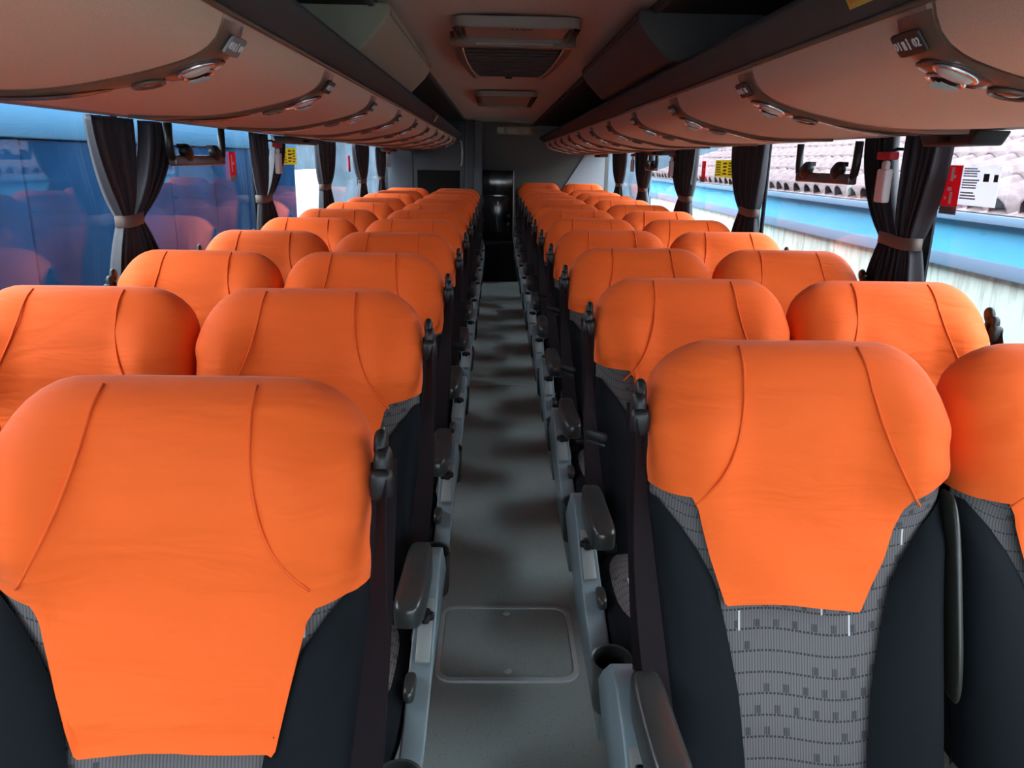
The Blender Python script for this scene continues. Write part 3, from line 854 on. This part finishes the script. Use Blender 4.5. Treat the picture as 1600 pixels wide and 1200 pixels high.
# ------------------------------------------------------------ ceiling fittings
def ceiling_box(side, m_, label):
    x = -1 if side < 0 else 1
    ya, yb = (2.50, 3.98) if side < 0 else (2.52, 4.08)
    poly = [(.372, 1.895), (.372, 1.862), (.395, 1.825), (.47, 1.752), (.56, 1.74), (.90, 1.74), (.90, 1.895)]
    t = empty('overhead_housing', (0, 0, 0), label, 'housing', 'housings above the racks')
    obj('housing_shell', prism_me('housing', [(x*a, b) for a, b in poly], ya, yb, m_, 'y', .012, 3), t)
    obj('edge_strip', bevel_me(mesh('edge_strip', *box(min(x*.366, x*.376), max(x*.366, x*.376), ya+.03, yb-.03, 1.866, 1.884), m_, False), .003, 1), t)
ceiling_box(-1, M['box'], 'olive grey wedge housing above the left luggage rack')
ceiling_box(1, M['box2'], 'charcoal wedge housing above the right luggage rack')
# return air vent with brown curved cheeks
t = empty('ceiling_vent', (.01, 3.22, 1.925), 'brown framed return air vent in the middle of the ceiling', 'vent')
def vent_frame():
    # outline in plan: wide at the front, tapering with curved sides to the back
    def half(v): return .245-.040*v**2.4
    n = 14; out = [(half(i/n), .0+1.16*i/n) for i in range(n+1)]; inn = [(half(i/n)-.05, .03+1.10*i/n) for i in range(n+1)]
    mb = MB()
    for sgn in (-1, 1):
        v = []; f = []
        for (a, b), (c, d) in zip(out, inn):
            v += [(sgn*a, b, .0), (sgn*(a-.006), b, -.045), (sgn*(a-.022), (b+d)/2, -.058), (sgn*c, d, -.050), (sgn*(c-.006), d, -.01)]
        for i in range(n):
            for k in range(4):
                q = [i*5+k, i*5+k+1, i*5+5+k+1, i*5+5+k]; f.append(q if sgn < 0 else q[::-1])
        mb.add(v, f)
    return fix(mb.me('cheeks', M['vent'], True, 50))
for o_ in (obj('vent_frame', vent_frame(), t),): pass
obj('front_bar', bbox_me('front_bar', -.244, .244, -.012, .02, -.055, 0, M['vent'], .006), t)
obj('back_bar', bbox_me('back_bar', -.205, .205, 1.135, 1.16, -.045, 0, M['leaf'], .006), t)
v, f = grid(lambda u, w: Vector(((2*u-1)*(.192-.040*w**2.4), .02+1.12*w, -.040-.012*math.sin(math.pi*w))), 10, 12)
obj('grille', fix(mesh('grille', v, f, M['grille'])), t)
sl = mesh('slat', *box(-.19, .19, -.006, .006, -.004, .004), M['grille'], False)
for k in range(14):
    w = (k+.5)/14; o = obj('grille_slat', sl, t, (0, .02+1.12*w, -.046-.012*math.sin(math.pi*w))); o.scale.x = (.188-.040*w**2.4)/.19
for s in (-1, 1):
    obj('chrome_strip', mesh('strip', *tube([(s*(.196-.040*(i/12)**2.4), .03+1.10*i/12, -.057) for i in range(13)], .004, 6), M['lens']), t)
obj('catch', mesh('catch', *sq(.02, .008, .008, n=3, loc=(0, 1.145, -.05)), M['black']), t)
def roof_hatch(y, ln, label):
    t = empty('roof_hatch', (.015, y, 1.925), label, 'roof hatch', 'roof hatches')
    obj('hatch_rim', ring_me('rim', rrect(-.222, .222, 0, ln, .05), rrect(-.20, .20, .022, ln-.02, .04), -.038, -.004, M['hatch']), t)
    obj('hatch_well', bevel_me(mesh('well', *box(-.185, .185, .035, ln-.03, -.030, -.005), M['hatch'], False), .010, 3), t)
    obj('hatch_handle', bbox_me('handle', -.15, .15, ln-.02, ln, -.05, -.03, M['hatch'], .006), t)
    o = obj('hatch_lettering', text_me('lettering', 'SAIDA', .028, M['leaf']), t, (.02, .11, -.0308)); o.rotation_euler = (R(180), 0, 0)
roof_hatch(2.84, .375, 'beige roof hatch in front of the brown ceiling vent')
roof_hatch(5.75, 1.2, 'beige roof hatch near the rear of the ceiling')

# ------------------------------------------------------------ curtains
def curtain(side, ya, yb, yt, wt, zt, label, two=False, seed=0, zb=.80):
    """pleated panel(s) from the rack down, gathered by a band at (yt, zt)"""
    rr = random.Random(seed); X = side*1.350
    t = empty('window_curtain', (X, yt, zb), label, 'curtain', 'gathered side curtains')
    halves = [(ya, yb)] if not two else [(ya, ya+(yb-ya)*.46), (ya+(yb-ya)*.64, yb)]
    for k, (a, b) in enumerate(halves):
        npl = max(5, int((b-a)/.045)); nu = npl*8; nv = 40; ztop = 1.57
        ph = rr.uniform(0, 6)
        ta, tb = (yt-wt/2, yt+wt/2) if not two else ((yt-wt/2, yt-.005) if k == 0 else (yt+.005, yt+wt/2))
        ba, bb = ya+.02*rr.random(), yb-.12*(yb-ya)
        if two: ba, bb = ((ya, yt) if k == 0 else (yt, yb-.2*(yb-ya)))
        def fn(u, w):
            z = ztop+(zb-ztop)*w
            if z > zt:
                q = (ztop-z)/(ztop-zt); g = q**1.9
                A = a+(ta-a)*g; Bq = b+(tb-b)*g; amp = .017+.008*q-.010*q**8
            else:
                q = (zt-z)/(zt-zb); g = 1-(1-min(1, q*1.3))**2
                A = ta+(ba-ta)*g*.75; Bq = tb+(bb-tb)*g*.75; amp = .015+.008*g
            y = A+(Bq-A)*u
            ang = 2*math.pi*npl*u+ph+.5*math.sin(5*u+ph)
            x = amp*math.sin(ang)+amp*.35*math.sin(2.3*ang+1.3)
            y += .006*math.cos(ang)*(Bq-A)/(b-a+.01)
            return Vector((side*0-side*x, y-yt, z-zb))
        v, f = grid(fn, nu, nv)
        me = mesh('cloth', v, f, M['curtain'])
        o = obj('cloth', me, t); md = o.modifiers.new('thick', 'SOLIDIFY'); md.thickness = .0015
    v = [Vector((.030*math.copysign(abs(math.cos(x))**.7, math.cos(x)), (wt/2+.012)*math.copysign(abs(math.sin(x))**.7, math.sin(x)), 0)) for x in [2*math.pi*k/28 for k in range(28)]]
    rows_ = [(-.021, 1.0), (-.019, 1.05), (.019, 1.05), (.021, 1.0)]
    vv = [Vector((p.x*s, p.y*s, z+zt-zb+.004*math.sin(p.y*20))) for z, s in rows_ for p in v]
    ff = [[j*28+i, j*28+(i+1) % 28, (j+1)*28+(i+1) % 28, (j+1)*28+i] for j in range(3) for i in range(28)]
    obj('tie_band', mesh('tie', vv, ff, M['tie']), t)
PL = 'plum black curtain tied with brown band, %s'
curtain(-1, 2.60, 3.23, 2.81, .125, 1.228, PL % 'nearest on the left side', True, 1)
curtain(-1, 4.27, 4.94, 4.46, .18, 1.228, PL % 'second on the left side', True, 2)
curtain(-1, 5.84, 6.45, 6.06, .24, 1.24, PL % 'third on the left side', False, 3)
curtain(-1, 7.35, 8.15, 7.75, .26, 1.24, PL % 'fourth on the left side', False, 4)
curtain(-1, 8.75, 9.32, 9.05, .22, 1.24, PL % 'fifth on the left side', False, 5)
curtain(1, 2.47, 3.00, 2.67, .22, 1.207, PL % 'nearest on the right side', True, 6)
curtain(1, 4.14, 4.68, 4.32, .25, 1.203, PL % 'second on the right side', False, 7)
curtain(1, 5.58, 6.28, 5.82, .27, 1.205, PL % 'third on the right side', False, 8)
curtain(1, 7.18, 7.98, 7.55, .28, 1.21, PL % 'fourth on the right side', False, 9)
curtain(1, 8.65, 9.5, 9.0, .28, 1.21, PL % 'fifth on the right side', False, 10)

# ------------------------------------------------------------ window fittings
def vent_handle(side, ya, yb, z0, label):
    X = side*1.27
    t = empty('window_grip', (X, (ya+yb)/2, z0), label, 'handle', 'window grips')
    h2 = (yb-ya)/2
    mb = MB()
    pts = [(0, -h2, .135), (0, -h2+.004, .05), (0, -h2+.012, .018), (0, -h2+.035, .004), (0, 0, 0), (0, h2-.035, .004), (0, h2-.012, .018), (0, h2-.004, .05), (0, h2, .135)]
    obj('grip_frame', mesh('grip_frame', *tube(pts, .015, 10), M['black']), t)
    obj('lower_bar', bevel_me(mesh('lower_bar', *box(-.018, .018, -h2+.02, h2-.02, -.020, .020), M['leaf'], False), .008, 3), t)
    for s in (-1, 1):
        c = MB().add(*sq(.022, .04, .026, n=3, nu=16, nv=10, loc=(-side*.012, s*h2*.55, .030), basis=(Vector((1, 0, 0)), Vector((0, .86, -.5)), Vector((0, .5, .86)))))
        c.add(*box(-.012, .012, s*h2*.55-.03, s*h2*.55+.02, .045, .062))
        obj('clip', c.me('clip', M['black']), t)
vent_handle(-1, 3.02, 3.60, 1.43, 'black U shaped window grip below the left rack')
vent_handle(1, 2.90, 3.46, 1.405, 'black U shaped window grip below the right rack')
vent_handle(1, 6.55, 7.0, 1.41, 'small far window grip on the right, before the fourth curtain')
def rack_cap(side, ya, yb, label):
    X = side*(1.145 if side < 0 else 1.155); z = 1.551 if side < 0 else 1.540
    t = empty('rack_cap', (X, (ya+yb)/2, z), label, 'cap', 'black caps under the racks'); h2 = (yb-ya)/2
    obj('cap_body', prism_me('cap', [(-h2, .0), (h2, .0), (h2*.78, -.034), (-h2*.78, -.034)], -.045, .045, M['black'], 'x', .008, 3), t)
    obj('cap_slot', bbox_me('slot', -side*.046-.004, -side*.046+.004, -h2*.2, h2*.2, -.024, -.010, M['matte_black'], .002, 1), t)
rack_cap(1, 1.93, 2.20, 'black trapezoid cap under the near right rack')
rack_cap(1, 5.55, 6.2, 'black trapezoid cap under the right rack midway back')
rack_cap(1, 8.9, 9.5, 'black trapezoid cap under the right rack near the rear')
rack_cap(-1, 4.12, 4.82, 'black trapezoid cap under the left rack midway back')
rack_cap(-1, 7.9, 8.6, 'black trapezoid cap under the left rack near the rear')
def hammer(side, y, z, label):
    X = side*1.275
    t = empty('emergency_hammer', (X, y, z), label, 'hammer', 'emergency hammers')
    obj('white_grip', bevel_me(mesh('grip', *box(-.014, .014, -.032, .032, -.062, .05), M['paper'], False), .009, 3), t)
    obj('grip_neck', mesh('neck', *sq(.010, .018, .018, n=3, loc=(0, 0, .06)), M['paper']), t)
    obj('red_bracket', bevel_me(mesh('bracket', *box(-.016, .016, -.05, .045, .08, .105), M['red'], False), .005), t)
    obj('hook', mesh('hook', *tube([(0, 0, .075), (0, .0, .10), (side*.03, 0, .115), (side*.05, 0, .115)], .006, 6), M['black']), t)
hammer(1, 2.69, 1.395, 'white emergency hammer inside the nearest right curtain')
hammer(1, 6.02, 1.42, 'white emergency hammer on third right curtain')
hammer(1, 7.75, 1.43, 'white emergency hammer on fourth right curtain')
hammer(-1, 4.52, 1.42, 'white emergency hammer on second left curtain')
hammer(-1, 9.15, 1.42, 'white emergency hammer on fifth left curtain')
def yellow_marks(seed): return text_lines(.06, .40, .06, .94, 6, 'darkink', seed)+text_lines(.45, .70, .1, .9, 4, 'darkink', seed+1)+text_lines(.74, .95, .1, .9, 5, 'darkink', seed+2)
M['darkink'] = mat('olive_ink', (.22, .17, .03), .6, .3)
flat_sticker('window_sticker', 'yellow printed sticker on the left window', (-1.388, 5.19, 1.455), (0, 1, 0), (0, 0, 1), .38, .105, M['wyellow'], yellow_marks(3))
flat_sticker('window_sticker', 'yellow printed sticker on the right window', (1.388, 5.01, 1.425), (0, -1, 0), (0, 0, 1), .40, .105, M['wyellow'], yellow_marks(8))
M['greyink'] = mat('grey_ink', (.16, .15, .17), .6, .3)
flat_sticker('window_sticker', 'white notice with grey print on right window beside red sticker', (1.388, 2.335, 1.40), (0, -1, 0), (0, 0, 1), .19, .115, M['wpaper'],
             text_lines(.06, .52, .72, .97, 4, 'greyink', 1)+text_lines(.06, .5, .42, .68, 4, 'greyink', 2)+text_lines(.05, .5, .14, .36, 3, 'greyink', 4)+[(.60, .74, .62, .82, 'black'), (.86, .96, .62, .80, 'black')])
flat_sticker('window_sticker', 'red emergency sticker with white letters behind nearest right curtain', (1.388, 2.475, 1.385), (0, -1, 0), (0, 0, 1), .095, .15, M['wred'],
             [(.40, .55, .68, .96, 'paper'), (.55, .68, .74, .80, 'paper'), (.30, .55, .48, .56, 'paper'), (.48, .62, .22, .46, 'paper'), (.2, .3, .3, .36, 'paper')] + [(0, 1, 0, .17, 'plate')] + text_lines(.08, .92, .02, .15, 3, 'greyink', 7))
for s, y, lab in ((-1, 4.08, 'narrow red sticker beside the second left curtain'), (-1, 7.3, 'narrow red sticker beside the fourth left curtain'), (1, 5.50, 'narrow red sticker beside the third right curtain')):
    flat_sticker('window_sticker', lab, (s*1.388, y, 1.40), (0, -s, 0), (0, 0, 1), .10, .14, M['wred'], [(.3, .45, .3, .9, 'paper'), (.5, .7, .55, .65, 'paper'), (0, 1, 0, .18, 'plate')])

# ------------------------------------------------------------ rear of the coach
t = empty('toilet_cabin', (-.80, 9.9, 0), 'dark slate toilet cabin at the rear left of the aisle', 'cabin')
def part(name, x0, x1, y0, y1, z0, z1, m_, w=.006, parent=None):
    return obj(name, bbox_me(name, x0+.80, x1+.80, y0-9.9, y1-9.9, z0, z1, m_, w), parent or t)
part('cabin_body', -1.37, -.24, 9.44, 10.44, 0, 1.88, M['cabin'])
part('front_panel', -1.33, -1.06, 9.42, 9.442, .1, 1.84, M['cabin_lit'])
d = part('cabin_door', -1.03, -.42, 9.415, 9.445, .1, 1.84, M['cabin'], .01)
part('door_panel', -.98, -.48, 9.408, 9.418, .55, 1.33, M['matte_black'], .004, d)
part('door_jamb', -1.06, -1.03, 9.40, 9.442, 0, 1.86, M['cabin_frame'], .006)
part('door_jamb', -.42, -.385, 9.40, 9.442, 0, 1.86, M['cabin_frame'], .006)
part('corner_post', -.32, -.215, 9.39, 9.47, 0, 1.885, M['cabin_frame'], .02)
hd = obj('grab_handle', mesh('handle', *tube([(.80-.47+.02*math.cos(R(a)), -.50-.06*math.cos(R(a)), 1.52+.14*math.sin(R(a))) for a in range(-90, 91, 15)], .011, 8), M['metal']), t)
obj('cabin_lamp', mesh('lamp', *sq(.05, .02, .02, n=3, loc=(.80-.55, -.49, 1.80)), M['black']), t)
t = empty('cooler_cabinet', (-.03, 10.1, .45), 'glossy black cooler cabinet standing at the end of the aisle', 'cooler')
M['gloss'] = mat('gloss_black_cabinet', (.012, .014, .017), .14, .6)
obj('cabinet_body', bbox_me('body', -.20, .205, -.05, .33, 0, .88, M['gloss'], .012), t)
obj('upper_door', bbox_me('upper_door', -.185, .19, -.075, -.05, .58, .86, M['gloss'], .01), t)
ld = obj('lower_door', bbox_me('lower_door', -.185, .19, -.075, -.05, .04, .565, M['gloss'], .01), t)
obj('door_handle', mesh('handle', *tube([(.0, -.08, .52), (.004, -.10, .48), (-.01, -.105, .30), (.01, -.10, .12), (.015, -.08, .08)], .006, 8), M['chrome']), ld)
for z in (.22, .32): obj('lock', mesh('lock', *lathe([(.0, .01), (.022, .008), (.026, 0)], 14, (.13, -.075, z), (Vector((1, 0, 0)), Vector((0, 0, 1)), Vector((0, -1, 0)))), M['arm']), ld)
obj('corner_trim', bbox_me('corner_trim', .196, .208, -.06, -.04, .0, .88, M['metal'], .003), t)
struct('trim_50', bevel_me(mesh('rear_step', *box(-.235, .235, 9.56, Y1, 0, .45), M['void'], False), .01))
flat_sticker('wall_sticker', 'long amber safety sticker on the rear wall', (.185, Y1-.003, 1.825), (1, 0, 0), (0, 0, 1), .46, .10, M['dark_amber'],
             text_lines(.02, .25, .1, .9, 4, 'leaf', 5)+text_lines(.3, .62, .1, .9, 4, 'leaf', 6)+[(.68, .72, .05, .95, 'leaf')]+text_lines(.76, .96, .1, .9, 3, 'leaf', 9))
M['corner_light'] = mat('rear_corner_painted_light', (.30, .31, .34), .8, .2)
struct('trim_51', fix(mesh('rear_corner_light_patch', *prism([(.70, .9), (1.37, .9), (1.37, 1.56), (1.12, 1.56)], Y1-.02, Y1-.001, 'y'), M['corner_light'], False)))  # slanted pale patch: light falling on the rear corner, painted as colour

# ------------------------------------------------------------ outside, right: stained wall, blue fascia, tiled roof
XO = 3.3
KO = .827
def zo(z): return 1.45-KO*(1.45-z)   # heights of the building for its distance from the coach
struct('ground', mesh('ground', *box(-40, 60, -30, 80, -1.35, -1.25), M['ground'], False))
t = empty('tiled_building', (XO, 9, -1.25), 'low white building with blue fascia and clay tile roof outside right windows', 'building')
def bpart(name, x0, x1, y0, y1, z0, z1, m_, w=0):
    me = mesh(name, *box(x0-XO, x1-XO, y0-9, y1-9, z0+1.25, z1+1.25), m_, False)
    if w: bevel_me(me, w)
    return obj(name, me, t)
YA, YB = -8, 17.0
w_ = mesh('stained_wall', *box(0, .2, YA-9, YB-9, -1.87, 0), M['stain'], False)
obj('stained_wall', w_, t, (0, 0, zo(.62)+1.25))
bpart('wall_ledge', XO-.06, XO+.1, YA, YB, zo(.62), zo(.735), M['greyband'], .01)
bpart('blue_fascia', XO-.03, XO+.1, YA, YB, zo(.735), zo(1.085), M['bluefascia'])
bpart('gutter', XO-.12, XO+.02, YA, YB, zo(1.03), zo(1.10), M['greyband'], .01)
bpart('building_core', XO+.2, XO+6, YA, YB, -1.25, zo(.95), M['stain'])
SL = math.atan(.34); cs, sn = math.cos(SL), math.sin(SL)
TP, TL = .27, .48
def tile_me():
    v = []; f = []; n = 8
    for j, (u, r, lift) in enumerate(((0, .108, .010), (TL*1.03, .100, 0))):
        for q, rr in ((0, r), (1, r-.014)):
            for i in range(n+1):
                a = math.pi*i/n; v.append(Vector((u, math.cos(a)*rr, math.sin(a)*rr*1.1+lift)))
    k = n+1
    for i in range(n):
        f += [[i, i+1, 2*k+i+1, 2*k+i], [i, k+i, k+i+1, i+1]]
    return mesh('roof_tile', v, f, M['tile'])
TM = tile_me()
RB = Matrix.Rotation(-SL, 4, 'Y')
nrow = 13; cols = [YA+.1+TP*k for k in range(int((YB-YA-.1)/TP))]
tiles = []
for r in range(nrow):
    for y in cols:
        p = Vector((XO-.06+r*TL*cs, y, zo(1.10)+r*TL*sn)); dp = p-CAM
        dpt = dp.dot(fwd)
        if dpt < .5: continue
        px = 800+1200*dp.dot(right)/dpt; py = 600-1200*dp.dot(up)/dpt
        vis = px < 1640 and py > 150 and px > 1000
        tiles.append((0 if vis else 1, dpt, p))
tiles.sort(key=lambda q: (q[0], q[1]))
roof = obj('roof_deck', mesh('roof_deck', [(-.1, YA-9, zo(1.11)+1.25), (-.1, YB-9, zo(1.11)+1.25), (-.1+6.2*cs, YB-9, zo(1.11)+1.25+6.2*sn), (-.1+6.2*cs, YA-9, zo(1.11)+1.25+6.2*sn)], [[0, 3, 2, 1]], M['tile'], False), t)
rest = MB(); rr = random.Random(2)
for k, (vv, dd, p) in enumerate(tiles):
    loc = Vector((p.x-XO+rr.uniform(-.015, .015), p.y-9, p.z+1.25+rr.uniform(-.004, .006)))
    if k < 300 and vv == 0:
        o = obj('roof_tile', TM, roof, loc); o.rotation_euler = (0, -SL, rr.uniform(-.02, .02))
    else:
        MM = Matrix.Translation(loc) @ RB
        rest.add([MM @ q.co for q in TM.vertices], [list(q.vertices) for q in TM.polygons])
o = obj('far_roof_tiles', rest.me('far_tiles', M['tile'], True, None), roof); tag(o, kind='stuff')
t2 = empty('far_shed', (8, 34, -1.25), 'dark blue grey shed far behind the tiled building', 'shed')
obj('shed_wall', mesh('shed_wall', *box(-10, 14, 0, 6, 0, 4.2), M['shed'], False), t2)
obj('shed_roof', mesh('shed_roof', *prism([(-.4, 4.2), (6.4, 4.2), (3, 5.4)], -10.4, 14.4, 'x'), M['greyband'], False), t2)
# drain pipe on the stained wall
tag(obj('drain_pipe', mesh('drain_pipe', *tube([(XO-.05, 10.2, .30), (XO-.05, 10.2, .60), (XO-.05, 10.12, .64), (XO-.05, 9.95, .65)], .02, 8), M['black'])), 'thin black pipe bracket on the stained white wall', 'pipe')

# ------------------------------------------------------------ outside, left: dark hoarding close by, brighter yard farther back
t = empty('hoarding', (-2.9, 2.5, -1.25), 'dark navy boarded hoarding close outside the left windows', 'hoarding')
for k in range(17):
    y0 = -7+1.2*k*.9
    if y0 > 10.6: break
    obj('board', bbox_me('board', -.05, .0, y0-2.5, y0+1.06-2.5, 0, 2.78, M['navy'], .01, 1), t)
obj('top_band', bbox_me('top_band', -.09, .02, -9.5, 8.9, 2.78, 3.05, M['navy2'], .01, 1), t)
t = empty('white_billboard', (-3.4, 14.35, -1.25), 'tall blank white billboard standing in the yard outside left windows', 'billboard')
obj('sheet', bbox_me('sheet', -.06, .06, -.85, .85, .1, 2.49, M['whitepost'], .01), t)
for y in (-.7, .7): obj('foot', bbox_me('foot', -.12, .12, y-.05, y+.05, 0, .1, M['greyband'], .01), t)
t = empty('yard_shed', (-6.5, 24, -1.25), 'grey blue shed across the yard beyond the left windows', 'shed')
obj('shed_wall', mesh('shed_wall', *box(-8, 3.2, 0, 10, 0, 3.6), M['shed'], False), t)
obj('shed_roof', mesh('shed_roof', *prism([(-.4, 3.6), (10.4, 3.6), (5, 5.2)], -8.4, 3.6, 'x'), M['greyband'], False), t)
for k in range(4): obj('shed_door', bbox_me('shed_door', 3.2, 3.26, .6+2.3*k, 2.5+2.3*k, .1, 2.4, M['navy2'], .01), t)
